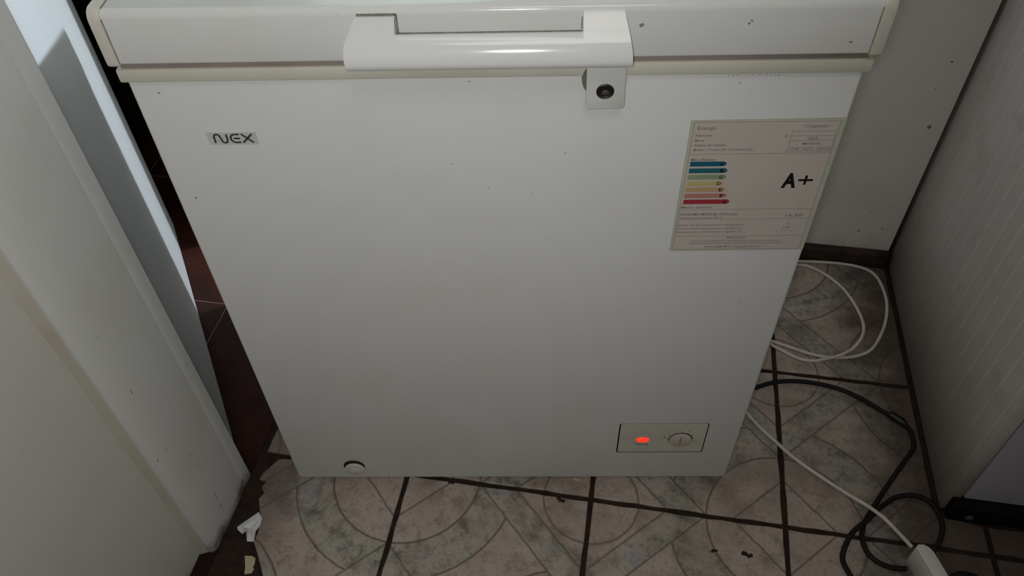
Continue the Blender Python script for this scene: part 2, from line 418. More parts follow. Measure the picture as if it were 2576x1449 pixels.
# door casing: profiled board with a groove, one bead at the opening
prof = [(-0.299, -0.342), (-0.284, -0.3425), (-0.278, -0.339), (-0.2755, -0.333), (-0.275, -0.300), (-0.275, -0.262), (-0.275, -0.2275), (-0.2758, -0.2262), (-0.2752, -0.2249),
        (-0.2748, -0.214), (-0.2752, -0.2035), (-0.2775, -0.2005), (-0.299, -0.2)]
tr = prism('trim_1', prof, -0.003, 2.02, 'z', 'casing', smooth=True, auto=30)
struct(tr, 'white painted door casing with dirty foot')
# stained bead of filler where casing meets wall
pts = []
for k in range(60):
    z = -0.003 + 1.25*k/59
    wdt = 0.007 + 0.0012*math.sin(z*23) + random.uniform(-0.0008, 0.0008)
    pts.append((z, wdt))
v = []; f = []
for z, wd in pts:
    v += [(-0.3002, -0.342-wd*0.9, z), (-0.292, -0.342-wd*0.35, z), (-0.2855, -0.3415, z)]
for k in range(len(pts)-1):
    for q in (0, 1): f.append((3*k+q, 3*k+q+1, 3*k+q+4, 3*k+q+3))
o = obj('filler_bead', v, f, 'caulk', tr, smooth=True, auto=60); o['label'] = 'stained filler along the casing edge'
# scuffs on wall and casing
def fleck(cx, cy, cz, a, r, nx):
    # small irregular flat patch on an x = const face
    k = 7; vv = []
    for i in range(k):
        an = 2*math.pi*i/k; rr = r*random.uniform(0.6, 1.15)
        vv.append((cx, cy+rr*math.cos(an)*a, cz+rr*math.sin(an)))
    return vv
def flecks(name, L, mat, parent):
    v = []; f = []
    for p in L:
        q = fleck(*p, 1); f.append(tuple(range(len(v), len(v)+len(q)))); v += q
    o = obj(name, v, f, mat, parent); o['kind'] = 'stuff'; return o
flecks('scuffs', [(-0.2996, -0.317, 0.229, 1.0, 0.0018), (-0.2996, -0.3385, 0.070, 1.2, 0.004)], 'speck_dark', wl)
sc = [(-0.2994, -0.3630+0.0005*k, 0.7185+0.0028*k) for k in range(6)]
flecks('scuffs', [(-0.2744, -0.2265, 0.017, 1.0, 0.0035), (-0.2744, -0.337, 0.268, 0.8, 0.002)] +
       [(-0.2746, -0.318+0.0004*k+random.uniform(-.001, .001), 0.20+0.021*k, 0.10, random.uniform(0.003, 0.009)) for k in (3, 9, 14, 19)] +
       [(-0.2746, -0.287+random.uniform(-.001, .001), 0.05+0.03*k, 0.08, random.uniform(0.004, 0.010)) for k in (0, 1, 4, 5)], 'speck', tr)
mk = [(-0.2992, -0.2, 0)]
# little twig-like scratch high on the wall
v = [(-0.2994, -0.4105, 0.6905), (-0.2994, -0.4085, 0.6897), (-0.2994, -0.402, 0.7055), (-0.2994, -0.4035, 0.7062), (-0.2994, -0.3985, 0.7115), (-0.2994, -0.400, 0.7122)]
o = obj('scratch', v, [(0, 1, 2, 3), (3, 2, 4, 5)], 'speck_dark', wl); o['label'] = 'short dark scratch'
# door leaf, ajar into the dark room
hx, hy = -0.291, -0.200
ux, uy = -0.576, 0.8175
ln = math.hypot(ux, uy); ux /= ln; uy /= ln
th = 0.032
def lp(s, d): return (hx+ux*s - (uy)*d, hy+uy*s + ux*d)   # d>0 goes to the back of the leaf
leaf = []
S0, S1 = 0.032, 0.690
corner = [lp(S0, 0.0), lp(S1-0.010, 0.0)]
for k in range(1, 7):
    an = math.pi/2*k/6; corner.append(lp(S1-0.010+0.010*math.sin(an), 0.010-0.010*math.cos(an)))
corner += [lp(S1, th), lp(S0, th)]
dr = prism('door_1', corner, 0.003, 1.99, 'z', 'door', smooth=True, auto=30)
struct(dr, 'white door leaf standing ajar')
# back wall stub, its skirting, enclosing walls
wb = boxes('wall_back', [(0.43, 0.829, 0.46, 0.48, -0.01, 2.4), (0.829, 1.62, 0.525, 0.545, -0.01, 2.4), (0.80, 0.829, 0.48, 0.545, -0.01, 2.4)], 'back')  # return behind the cabinet is unseen, added to keep the corner gap dark
struct(wb, 'off-white back wall')
v, f = disc(0.804, 0.334, 0.0034, -0.4597, -0.4580, 14); o = obj('screw', v, f, 'speck', wb, bevel=0.0006)
v = []; f = []
for (x, z, r) in ((0.796, 0.461, 0.002), (0.80, 0.091, 0.0018), (0.758, 0.08, 0.0025), (0.765, 0.13, 0.0015), (0.788, 0.41, 0.0012)):
    k0 = len(v); v += [(x+r*random.uniform(.6, 1.2)*math.cos(q), 0.4596, z+r*random.uniform(.6, 1.2)*math.sin(q)) for q in [2*math.pi*i/7 for i in range(7)]]
    f.append(tuple(range(k0, k0+7)))
o = obj('scuffs', v, f, 'speck_dark', wb); o['kind'] = 'stuff'
struct(prism('baseboard_back', [(0.4455, -0.003), (0.4455, 0.030), (0.449, 0.0345), (0.4599, 0.035), (0.4599, -0.003)], 0.43, 0.829, 'x', 'skirt', bevel=0.001), 'dark dirty skirting')
struct(box('wall_right', 1.62, 1.72, -2.3, 0.56, -0.01, 2.4, 'room'))
struct(box('wall_front', -0.30, 1.72, -2.40, -2.3, -0.01, 2.4, 'room'))
struct(box('wall_far', -0.40, 2.5, 3.45, 3.55, -0.01, 2.4, 'room'))
struct(box('wall_side', 2.4, 2.5, 0.56, 3.45, -0.01, 2.4, 'room'))
struct(box('wall_rear', 1.62, 2.4, 0.46, 0.56, -0.01, 2.4, 'room'))
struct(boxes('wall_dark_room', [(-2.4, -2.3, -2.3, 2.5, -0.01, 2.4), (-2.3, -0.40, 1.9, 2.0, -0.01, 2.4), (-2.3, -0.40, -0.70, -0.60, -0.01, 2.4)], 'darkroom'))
struct(box('ceiling', -2.4, 2.5, -2.4, 3.55, 2.4, 2.5, 'room'))

# ------------------------------------------------------------------ chest freezer
FX, FY, FYAW, FWID = -0.17934, -0.21272, 0.15624, 0.68767
DEP = 0.50
fz = empty('chest_freezer', (FX, FY, 0), FYAW, 'white chest freezer with bar handle, lock and energy label, filling the middle of the photo', 'freezer')
box('body', 0, FWID, 0, DEP, 0.030, 0.772, 'enamel', fz, bevel=0.004, seg=3)
for (x, y) in ((0.05, 0.07), (FWID-0.05, 0.07), (0.05, DEP-0.06), (FWID-0.05, DEP-0.06)):
    n = 16; v = []; f = []
    for z, r in ((0.0, 0.019), (0.006, 0.021), (0.020, 0.021), (0.031, 0.013)):
        v += [(x+r*math.cos(2*math.pi*k/n), y+r*math.sin(2*math.pi*k/n), z) for k in range(n)]
    for q in range(3):
        f += [(q*n+k, q*n+(k+1) % n, (q+1)*n+(k+1) % n, (q+1)*n+k) for k in range(n)]
    f += [tuple(range(n)), tuple(range(3*n, 4*n))]
    obj('foot', v, f, 'black', fz, smooth=True)
# collar around the mouth of the body
def ring(name, x0, x1, y0, y1, z0, z1, mat, bevel):
    return box(name, x0, x1, y0, y1, z0, z1, mat, fz, bevel=bevel)
ring('collar', -0.0035, FWID+0.0035, -0.0055, DEP+0.004, 0.7705, 0.7845, 'collar', 0.0022)
ring('gasket', 0.002, FWID-0.002, -0.0030, DEP-0.003, 0.783, 0.7955, 'gasket', 0.001)
# lid: rounded front edge, flat top
lx0, lx1 = 0.0065, FWID-0.0065
pr = [(-0.0095, 0.7935), (-0.0102, 0.7955), (-0.0100, 0.8365)]
for k in range(1, 7):
    an = math.pi/2*k/6; pr.append((-0.0100+0.0075*(1-math.cos(an)), 0.8365+0.0075*math.sin(an)))
pr += [(DEP+0.006, 0.8440), (DEP+0.008, 0.842), (DEP+0.008, 0.7935)]
lid = prism('lid', pr, lx0, lx1, 'x', 'lid', fz, smooth=True, auto=50)
for sx in (0, 1):
    e0, e1 = ((-0.0045, 0.0068) if sx == 0 else (FWID-0.0068, FWID+0.0045))
    pc = [(-0.0100, 0.7905), (-0.0122, 0.7930), (-0.0122, 0.8355)]
    for k in range(1, 7):
        an = math.pi/2*k/6; pc.append((-0.0122+0.010*(1-math.cos(an)), 0.8355+0.011*math.sin(an)))
    pc += [(DEP+0.010, 0.8465), (DEP+0.010, 0.7905)]
    cp = prism('end_cap', pc, e0, e1, 'x', 'cap', lid, bevel=0.0016, seg=2)
    g0 = 0.0064 if sx == 0 else FWID-0.0075
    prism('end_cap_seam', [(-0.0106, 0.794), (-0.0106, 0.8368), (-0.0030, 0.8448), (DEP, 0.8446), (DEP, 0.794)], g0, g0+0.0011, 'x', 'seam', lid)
# handle bar
full = [(0.0095, 0.8368), (0.0135, 0.8362), (0.0170, 0.8340), (0.0240, 0.8270), (0.0290, 0.8220), (0.0325, 0.8180), (0.0352, 0.8138), (0.0371, 0.8090), (0.0378, 0.8045),
        (0.0374, 0.8012), (0.0352, 0.7984), (0.0315, 0.7960), (0.0255, 0.7942), (0.0200, 0.7937), (0.0095, 0.7937)]
def aleft(z):
    T = [(0.788, 0.2200), (0.80, 0.2190), (0.812, 0.2182), (0.8215, 0.2195), (0.829, 0.2235), (0.835, 0.2275), (0.8372, 0.2310)]
    for (z0, a0), (z1, a1) in zip(T, T[1:]):
        if z <= z1: return a0+(a1-a0)*max(0, (z-z0)/(z1-z0))
    return T[-1][1]
def aright(z):
    T = [(0.788, 0.4680), (0.80, 0.4685), (0.812, 0.4680), (0.8215, 0.4660), (0.829, 0.4640), (0.835, 0.4622), (0.8425, 0.4605)]
    for (z0, a0), (z1, a1) in zip(T, T[1:]):
        if z <= z1: return a0+(a1-a0)*max(0, (z-z0)/(z1-z0))
    return T[-1][1]
v, f = [], []
NP = len(full)
notch = [(0.0205, 0.8000), (0.0212, 0.8235), (0.0222, 0.8258), (0.0246, 0.8258)] + full[4:NP-2] + [(0.0200, 0.7937), (0.0198, 0.7960)]
fullr = [(0.0095, 0.8415), (0.0115, 0.8412), (0.0165, 0.8345)] + full[3:]
cols = [(full, aleft), (full, lambda z: 0.2632), (notch, lambda z: 0.2642), (notch, lambda z: 0.4247), (fullr, lambda z: 0.4257), (fullr, aright)]
for P, fa in cols:
    for d, z in P: v.append((fa(z), -d, z))
f.append(tuple(range(NP))); f.append(tuple(range(6*NP-1, 5*NP-1, -1)))
for c_ in range(5):
    for i in range(NP):
        f.append((c_*NP+i, c_*NP+(i+1) % NP, (c_+1)*NP+(i+1) % NP, (c_+1)*NP+i))
hd = obj('handle', v, f, 'handle', fz, smooth=True, auto=38)
boxes('handle_gap_shade', [(0.2644, 0.4246, -0.0218, -0.0205, 0.8235, 0.8262), (0.2300, 0.2640, -0.0108, -0.0092, 0.8366, 0.8386), (0.2636, 0.2652, -0.0108, -0.0098, 0.8200, 0.8380),
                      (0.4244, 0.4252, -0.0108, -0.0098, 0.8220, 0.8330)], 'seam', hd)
# the dark strips above paint the gap shade at the handle's notch and arms
# lock: housing on the collar, plate hanging from the handle, keyhole with barrel
v, f = disc(0.4468, 0.7680, 0.0192, 0.0, 0.0080, 40)
o = obj('lock_housing', v, f, 'housing', fz, bevel=0.0012)
lk = prism('lock_plate', [(0.4310, 0.7920), (0.4318, 0.7415), (0.4335, 0.7395), (0.4660, 0.7395), (0.4680, 0.7415), (0.4668, 0.7920)], -0.0125, -0.0078, 'y', 'lock', fz, bevel=0.0010)
v, f = [], []
n = 32; cx, cz = 0.4490, 0.7595
R_ = [(0.0083, 0.0132), (0.0074, 0.0138), (0.0060, 0.0132), (0.0052, 0.0128)]
for r, d in R_: v += [(cx+r*math.cos(2*math.pi*k/n), -d, cz+r*0.95*math.sin(2*math.pi*k/n)) for k in range(n)]
for q in range(3): f += [(q*n+k, q*n+(k+1) % n, (q+1)*n+(k+1) % n, (q+1)*n+k) for k in range(n)]
f.append(tuple(range(3*n, 4*n))); v += [(p[0], -0.0120, p[2]) for p in v[:n]]
f += [(k, (k+1) % n, 4*n+(k+1) % n, 4*n+k) for k in range(n)]
obj('lock_ring', v, f, 'black', lk, smooth=True)
v, f = disc(cx+0.0004, cz-0.0010, 0.0023, 0.0126, 0.0133, 20, 1.5); obj('keyhole_barrel', v, f, 'metal', lk, bevel=0.0003)
# badge
bd = prism('badge', [(0.0570, 0.7100), (0.1068, 0.7100), (0.1068, 0.6952), (0.0575, 0.6952)], -0.0006, 0.0002, 'y', 'grey_plate', fz)
def arc(cx, cz, r, a0, a1, n=7, ry=None): return [(cx+r*math.cos(math.radians(a0+(a1-a0)*k/n)), cz+(ry or r)*math.sin(math.radians(a0+(a1-a0)*k/n))) for k in range(n+1)]
b0, b1 = 0.6978, 0.7082; hh = b1-b0
x = 0.0640
Np = [(x, b0)] + [(x, b0+hh*0.62)] + arc(x+0.0034, b0+hh*0.66, 0.0034, 180, 40, 8) + [(x+0.0075, b0+hh*0.50)] + arc(x+0.0108, b0+hh*0.34, 0.0034, 220, 360, 8) + [(x+0.0142, b1)]
x2 = 0.0820
Ep = [(x2+0.0105, b1-0.0004)] + arc(x2+0.0052, b0+hh/2, 0.0050, 90, 270, 12, hh/2-0.0004) + [(x2+0.0105, b0+0.0004)]
Eb = [(x2+0.0034, b0+hh/2), (x2+0.0104, b0+hh/2)]
x3 = 0.0948
X1 = [(x3, b1), (x3+0.0118, b0)]; X2 = [(x3, b0), (x3+0.0118, b1)]
stroke_mesh('badge_lettering', [[(0.0640+(px-0.0640)*0.905, pz) for px, pz in q] for q in (Np, Ep, Eb, X1, X2)], 0.0020, 'ink', bd, 0.0010)
# control panel
pa0, pa1, pz0, pz1 = 0.5085, 0.6375, 0.1085, 0.1850
def rr(a0, a1, z0, z1, r, n=5):
    P = []
    for (cx, cz, s) in ((a1-r, z1-r, 0), (a0+r, z1-r, 90), (a0+r, z0+r, 180), (a1-r, z0+r, 270)):
        P += arc(cx, cz, r, s, s+90, n)
    return P
prism('panel_gap', rr(pa0-0.0011, pa1+0.0009, pz0-0.0020, pz1+0.0004, 0.004), -0.0002, 0.001, 'y', 'gap', fz)
cp = prism('control_panel', rr(pa0+0.0008, pa1-0.0008, pz0+0.0004, pz1-0.0001, 0.0035), -0.0008, 0.0, 'y', 'panel', fz)
# lamp: an oval red lens
v, f = [], []
n = 24
for r, d in ((1.0, 0.0006), (1.0, 0.0018), (0.8, 0.0032), (0.4, 0.0038)):
    v += [(0.5445+0.0100*r*math.cos(2*math.pi*k/n), -d, 0.1435+0.0058*r*math.sin(2*math.pi*k/n)) for k in range(n)]
for q in range(3): f += [(q*n+k, q*n+(k+1) % n, (q+1)*n+(k+1) % n, (q+1)*n+k) for k in range(n)]
f.append(tuple(range(3*n, 4*n)))
o = obj('indicator_lamp', v, f, 'led', cp, smooth=True); o['label'] = 'glowing red oval indicator'
text_mesh('panel_lettering', 'Freezing', 0.5345, 0.1290, 0.0195, 0.0052, 'label_ink', cp, 0.0011, 0.02)
v, f = disc(0.6010, 0.1432, 0.0182, 0.0, 0.0010, 40, 1.0); obj('dial_groove', v, f, 'gap', cp)
v, f = disc(0.6008, 0.1426, 0.0172, 0.0008, 0.0028, 40, 1.0); obj('dial', v, f, 'dial', cp, bevel=0.0008)
boxes('dial_slot', [(0.5999, 0.6015, -0.0031, -0.0026, 0.1345, 0.1515)], 'label_ink', cp)
L = []
for k in range(9):
    an = math.radians(200-27.5*k); r = 0.0215
    L.append((0.6010+r*math.cos(an)-0.0006, 0.6010+r*math.cos(an)+0.0006, -0.0010, -0.0007, 0.1432+r*math.sin(an)-0.0008, 0.1432+r*math.sin(an)+0.0008))
L.append((0.6210, 0.6270, -0.0010, -0.0007, 0.1395, 0.1401))
boxes('dial_marks', L, 'label_ink', cp)
for k, s in ((4, '3'), (3, '2'), (1, '1')):
    an = math.radians(195-32*k); r = 0.026
    text_mesh('dial_number', s, 0.6010+r*math.cos(an), 0.1432+r*math.sin(an)-0.002, 0.0022, 0.0042, 'label_ink', cp, 0.0011, align='C')
# drain plug
v, f = disc(0.0968, 0.0672, 0.0166, 0.0, 0.0006, 36); dg_ = obj('drain_hole', v, f, 'crumb', fz)
v, f = disc(0.0972, 0.0615, 0.0158, 0.0005, 0.0045, 36); dp = obj('drain_plug', v, f, 'plug_white', fz, bevel=0.0015)
v, f = disc(0.0978, 0.0598, 0.0078, 0.0045, 0.0055, 28); obj('plug_button', v, f, 'plug_white', dp, bevel=0.0005)
# energy label
lb = prism('energy_label', [(0.5360, 0.7175), (0.6862, 0.7185), (0.6862, 0.5405), (0.5362, 0.5395)], -0.0006, 0.0001, 'y', 'label_edge', fz)
lb['label'] = 'pale energy rating label with coloured arrows'
prism('label_sheet', [(0.5392, 0.7150), (0.6812, 0.7160), (0.6812, 0.5432), (0.5392, 0.5422)], -0.0008, -0.0005, 'y', 'label', lb)
DL = 0.0011
def rule(L, mat='label_rule', name='rule_lines'):
    return boxes(name, [(a0, a1, -DL, -DL+0.0002, z0, z1) for a0, a1, z0, z1 in L], mat, lb)
W1 = 0.0005
rule([(0.5400, 0.6805, 0.6763, 0.6763+W1), (0.5400, 0.6805, 0.6020, 0.6020+W1), (0.5400, 0.6805, 0.5880, 0.5880+W1), (0.5400, 0.6805, 0.5628, 0.5628+W1),
      (0.6365, 0.6795, 0.7030, 0.7030+W1), (0.6365, 0.6795, 0.6975, 0.6975+W1), (0.6365, 0.6795, 0.6920, 0.6920+W1), (0.6345, 0.6795, 0.6785, 0.6785+W1),
      (0.6365, 0.6365+W1, 0.6785, 0.7030), (0.6795, 0.6795+W1, 0.6785, 0.7030),
      (0.5394, 0.5394+W1, 0.5425, 0.7150), (0.6808, 0.6808+W1, 0.5435, 0.7158), (0.5394, 0.6808, 0.7150, 0.7150+W1), (0.5394, 0.6808, 0.5424, 0.5424+W1)])
TX = [('Energía', 0.5435, 0.7065, 0.0180, 0.0042, 0.0), ('Fabricante', 0.5428, 0.6984, 0.0160, 0.0028, 0.012), ('Marca', 0.5430, 0.6923, 0.0090, 0.0028, 0.012),
      ('Sistema de deshielo', 0.5430, 0.6865, 0.0315, 0.0028, 0.012), ('Modelo / Tensión (V) - Frecuencia (Hz)', 0.5430, 0.6808, 0.0590, 0.0028, 0.008),
      ('Congelador', 0.6470, 0.7078, 0.0240, 0.0034, 0.0), ('NEX', 0.6545, 0.6932, 0.0095, 0.0032, 0.0), ('MANUAL', 0.6500, 0.6870, 0.0185, 0.0028, 0.01),
      ('CHF 152/C 220/50', 0.6385, 0.6802, 0.0400, 0.0040, 0.0), ('N°', 0.6305, 0.6960, 0.0040, 0.0036, 0.0),
      ('Más eficiente', 0.5425, 0.6682, 0.0245, 0.0030, 0.012), ('Menos eficiente', 0.5410, 0.6042, 0.0335, 0.0030, 0.012),
      ('CONSUMO MENSUAL (kWh/mes)', 0.5408, 0.5938, 0.0615, 0.0034, 0.014), ('Temperatura de ensayo: 25 °C', 0.5410, 0.5890, 0.0460, 0.0029, 0.006),
      ('16,50', 0.6545, 0.5910, 0.0190, 0.0042, 0.0),
      ('Volumen útil del compartimiento refrigerado (L)', 0.5390, 0.5785, 0.0740, 0.0027, 0.004), ('Volumen útil del compartimiento congelador (L)', 0.5388, 0.5733, 0.0725, 0.0027, 0.004),
      ('Clasificación del compartimiento congelador (*)', 0.5388, 0.5682, 0.0735, 0.0027, 0.004), ('0', 0.6600, 0.5795, 0.0022, 0.0028, 0.0), ('140', 0.6560, 0.5740, 0.0075, 0.0028, 0.0),
      ('* * * *', 0.6490, 0.5680, 0.0180, 0.0028, 0.0),
      ('IMPORTANTE', 0.5972, 0.5590, 0.0205, 0.0026, 0.012),
      ('El consumo real varía dependiendo de las condiciones de uso del aparato y de su localización.', 0.5570, 0.5545, 0.1010, 0.0024, 0.004),
      ('La etiqueta debe permanecer en el aparato y sólo puede ser retirada por el consumidor final.', 0.5570, 0.5510, 0.1010, 0.0024, 0.004),
      ('Norma IRAM 2404-3 Congelador eléctrico', 0.5745, 0.5452, 0.0630, 0.0026, 0.012)]
for s, a, z, wd, h, bo in TX:
    text_mesh('label_lettering', s, a, z, wd, h, 'label_ink', lb, DL, bo)
text_mesh('rating_lettering', 'A', 0.6408, 0.6325, 0.0150, 0.0180, 'label_black', lb, DL, 0.045)
boxes('rating_plus', [(0.6572, 0.6722, -DL, -DL+0.0002, 0.6402, 0.6428), (0.6633, 0.6658, -DL, -DL+0.0002, 0.6355, 0.6477)], 'label_black', lb)
AR = [('a', 0.5795, 0.6640), ('b', 0.5818, 0.6553), ('c', 0.5822, 0.6468), ('d', 0.5812, 0.6384), ('e', 0.5845, 0.6300), ('f', 0.5868, 0.6216), ('g', 0.5912, 0.6132)]
for nm, x1, z in AR:
    h = 0.0030
    prism('rating_arrow', [(0.5422, z-h), (x1-0.003, z-h), (x1-0.0008, z-h*0.55), (x1, z), (x1-0.0008, z+h*0.55), (x1-0.003, z+h), (0.5422, z+h)], -0.0010, -0.0007, 'y', 'arrow_'+nm, lb)
    text_mesh('arrow_letter', nm.upper(), x1-0.0055, z-0.0021, 0.0042, 0.0042, 'label_black', lb, 0.0013, 0.02, 'C')
# grime specks on the front and lid
def front_specks(name, L, mat, d):
    v, f = [], []
    for (a, z, r) in L:
        k0 = len(v)
        r *= 0.62; v += [(a+r*random.uniform(.55, 1.2)*math.cos(2*math.pi*i/8), -d, z+r*random.uniform(.45, 1.0)*math.sin(2*math.pi*i/8)) for i in range(8)]
        f.append(tuple(range(k0, k0+8)))
    o = obj(name, v, f, mat, fz); o['kind'] = 'stuff'; return o
front_specks('grime_specks', [(0.0206, 0.6258, 0.0024), (0.4147, 0.6794, 0.0016), (0.3354, 0.6346, 0.0012), (0.3802, 0.6264, 0.0012), (0.4374, 0.5986, 0.0012), (0.2989, 0.6674, 0.0012),
    (0.4782, 0.3296, 0.0012), (0.0278, 0.2504, 0.0018), (0.0485, 0.0517, 0.002), (0.0266, 0.7565, 0.002), (0.3226, 0.764, 0.0018), (0.6316, 0.4524, 0.0014)], 'speck_mid', 0.0004)
front_specks('grime_specks', [(0.562+0.0035*k, 0.7705-0.0006*(k % 2), random.uniform(0.0006, 0.0016)) for k in range(14)] + [(0.5735, 0.7620, 0.0016)], 'speck', 0.0060)
front_specks('grime_specks', [(0.4769, 0.8245, 0.0038), (0.5693, 0.8244, 0.0022), (0.5710, 0.8270, 0.0020), (0.6616, 0.8051, 0.0026), (0.2146, 0.839, 0.001), (0.1903, 0.8301, 0.001)], 'speck', 0.0106)

# ------------------------------------------------------------------ kitchen cabinet on the right
kc = empty('kitchen_cabinet', (0.838, -0.09, 0), 0, 'grimy off-white cabinet side with pale pinstripes, right of the freezer', 'cabinet')
def cbox(name, x0, x1, y0, y1, z0, z1, mat, bevel=0.001):
    return box(name, x0-0.838, x1-0.838, y0+0.09, y1+0.09, z0, z1, mat, kc, bevel=bevel)
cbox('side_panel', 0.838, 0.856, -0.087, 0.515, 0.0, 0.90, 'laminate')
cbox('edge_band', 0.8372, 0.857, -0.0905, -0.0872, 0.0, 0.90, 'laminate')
cbox('door', 0.8585, 1.25, -0.0935, -0.0755, 0.042, 0.88, 'front', 0.0015)
cbox('carcass', 0.856, 1.25, -0.074, 0.515, 0.045, 0.89, 'gap')
cbox('worktop', 0.832, 1.26, -0.11, 0.520, 0.90, 0.93, 'laminate', 0.002)
cbox('plinth', 0.845, 1.25, -0.110, -0.060, 0.0, 0.038, 'gap', 0.002)
v = []; f = []
n = 14
for y, r in ((-0.020, 0.0060), (-0.0215, 0.0055), (-0.0222, 0.0035)):
    v += [(0.035+r*math.cos(2*math.pi*k/n), y, 0.014+r*math.sin(2*math.pi*k/n)) for k in range(n)]
for q in range(2): f += [(q*n+k, q*n+(k+1) % n, (q+1)*n+(k+1) % n, (q+1)*n+k) for k in range(n)]
f.append(tuple(range(2*n, 3*n)))
o = obj('plinth_screw', v, f, 'speck_dark', kc, smooth=True); o['label'] = 'pale round screw head'

# ------------------------------------------------------------------ cables, power strip
Z = 0.0032
outer = [(.6628, .4361), (.7045, .4400), (.7517, .4405), (.7886, .433), (.8084, .4136), (.8175, .3764), (.8180, .3368), (.808, .2892), (.7881, .2422), (.7687, .2144), (.7404, .1979), (.7028, .1898), (.6661, .1919), (.6296, .2024), (.5939, .2131)]
inner = [(.6591, .4256), (.6851, .4208), (.7124, .4016), (.738, .3724), (.754, .3388), (.7639, .3053), (.7657, .2717), (.7574, .2412), (.7396, .2135), (.7135, .1921), (.686, .1793), (.6646, .1743), (.6386, .1791), (.6129, .1928), (.5921, .2057)]
straight = [(0.5431, 0.0433), (0.5626, 0.0135), (0.5881, -0.0146), (0.61, -0.0399), (0.6429, -0.0678), (0.686, -0.0976), (0.7178, -0.1166), (0.7402, -0.1336), (0.7572, -0.1535), (0.774, -0.164)]
P = [(.7762, -.1765, .020)] + [(x, y, [0.021, 0.021, 0.021, 0.0205, 0.0185, 0.015, 0.011, 0.008, Z][k] if k < 9 else Z) for k, (x, y) in enumerate(reversed(straight[:-1]))]
P += [(.522, .072, 0.0118), (.508, .10, 0.0118), (.500, .16, Z+0.002), (.505, .25, Z), (.52, .33, Z), (.55, .395, Z), (.60, .428, Z)]
P += [(x, y, Z) for x, y in outer]
P += [(.56, .226, Z), (.538, .265, Z), (.538, .325, Z), (.562, .382, Z), (.61, .416, Z)]
P += [(x, y, 0.0095 if 7 <= k <= 10 else Z+0.003 if k in (6, 11) else Z) for k, (x, y) in enumerate(inner)]
P += [(.57, .228, .010), (.545, .27, .010), (.515, .33, .010), (.485, .385, .012), (.462, .413, .04), (.44, .405, .12)]
wc = tube('white_cable', P, 0.0031, 'cord_white')
tag(wc, 'thin white power cord, looped beside the freezer and running to the white power strip', 'cable')
bz = 0.0041
b1 = [(.44, .02), (.50, .065)] + [(.559, .0987), (.5913, .1153), (.6259, .1239), (.6627, .1251), (.7036, .1189), (.7379, .1045), (.7682, .0851), (.7976, .0645)]
b2 = [(.8128, .0515), (.8165, .0313), (.8130, .01), (.795, -.0161), (.7677, -.0568), (.7441, -.0929), (.721, -.1306), (.7123, -.1497), (.7105, -.17), (.7159, -.1886), (.7295, -.2008), (.7483, -.2061), (.7690, -.2045)]
bc = tube('extension_cable', [(x, y, bz) for x, y in b1+b2], 0.0040, 'cord_black')
tag(bc, 'black cable curving from behind the freezer past the cabinet foot to the strip', 'cable')
v = []; f = []
A = Vector((.783, .0755, bz+0.0035)); B = Vector((.8085, .0565, bz+0.0035)); t = (B-A).normalized(); s_ = Vector((-t.y, t.x, 0)); u_ = Vector((0, 0, 1)); n = 12
for q, r in ((0, .0045), (0.08, .0068), (0.75, .0072), (1.0, .0045)):
    c = A+(B-A)*q; v += [tuple(c+s_*r*math.cos(2*math.pi*k/n)+u_*r*math.sin(2*math.pi*k/n)) for k in range(n)]
for q in range(3): f += [(q*n+k, q*n+(k+1) % n, (q+1)*n+(k+1) % n, (q+1)*n+k) for k in range(n)]
f += [tuple(range(n)), tuple(range(3*n, 4*n))]
o = obj('cable_joint', v, f, 'black', bc, smooth=True); o['label'] = 'thick black joint in the cable'
b3 = [(.95, -.62), (.84, -.50), (.76, -.38), (.720, -.300), (.700, -.258), (.6935, -.243), (.6832, -.223), (.6771, -.2046), (.6801, -.1882), (.692, -.1649), (.705, -.1503), (.7169, -.1398), (.7365, -.1177), (.7525, -.1021), (.7711, -.0859), (.7935, -.0781), (.8133, -.0793), (.8270, -.0901), (.8345, -.1114), (.8335, -.1324), (.8250, -.1529), (.8140, -.168), (.806, -.178)]
zz = lambda k: 0.0128 if 9 <= k <= 12 else 0.0095 if k in (8, 13) else bz
lc = tube('coiled_cable', [(x, y, zz(k)) for k, (x, y) in enumerate(b3)], 0.0040, 'cord_black')
tag(lc, 'black cable making a round loop at the cabinet corner and leaving at the bottom edge', 'cable')
# power strip standing on its narrow side
st = empty('power_strip', (.7785, -.1835, 0), math.atan2(-0.929, 0.37), 'white plastic power strip on the tiles at the bottom right, where the white cord ends', 'power strip')
hw = 0.0108; HT = 0.050
def rbox(L0, L1, W0, W1, z0, z1, r):
    pass
pl = [(0.0, -hw), (0.25, -hw), (0.25, hw), (0.012, hw), (0.006, hw*0.8), (0.0, hw*0.3)]
pl = [(0.004, -hw), (0.25, -hw), (0.25, hw), (0.016, hw), (0.008, hw-0.0025), (0.002, hw-0.008), (0.0, -hw+0.006)]
prism('strip_body', pl, 0.0, HT-0.006, 'z', 'strip', st, bevel=0.002)
prism('strip_cover', pl, HT-0.0055, HT, 'z', 'strip', st, bevel=0.002)
for k in range(3):
    boxes('socket', [(0.06+0.06*k, 0.095+0.06*k, -hw-0.0012, -hw+0.001, 0.010, 0.040)], 'strip', st, bevel=0.0008)
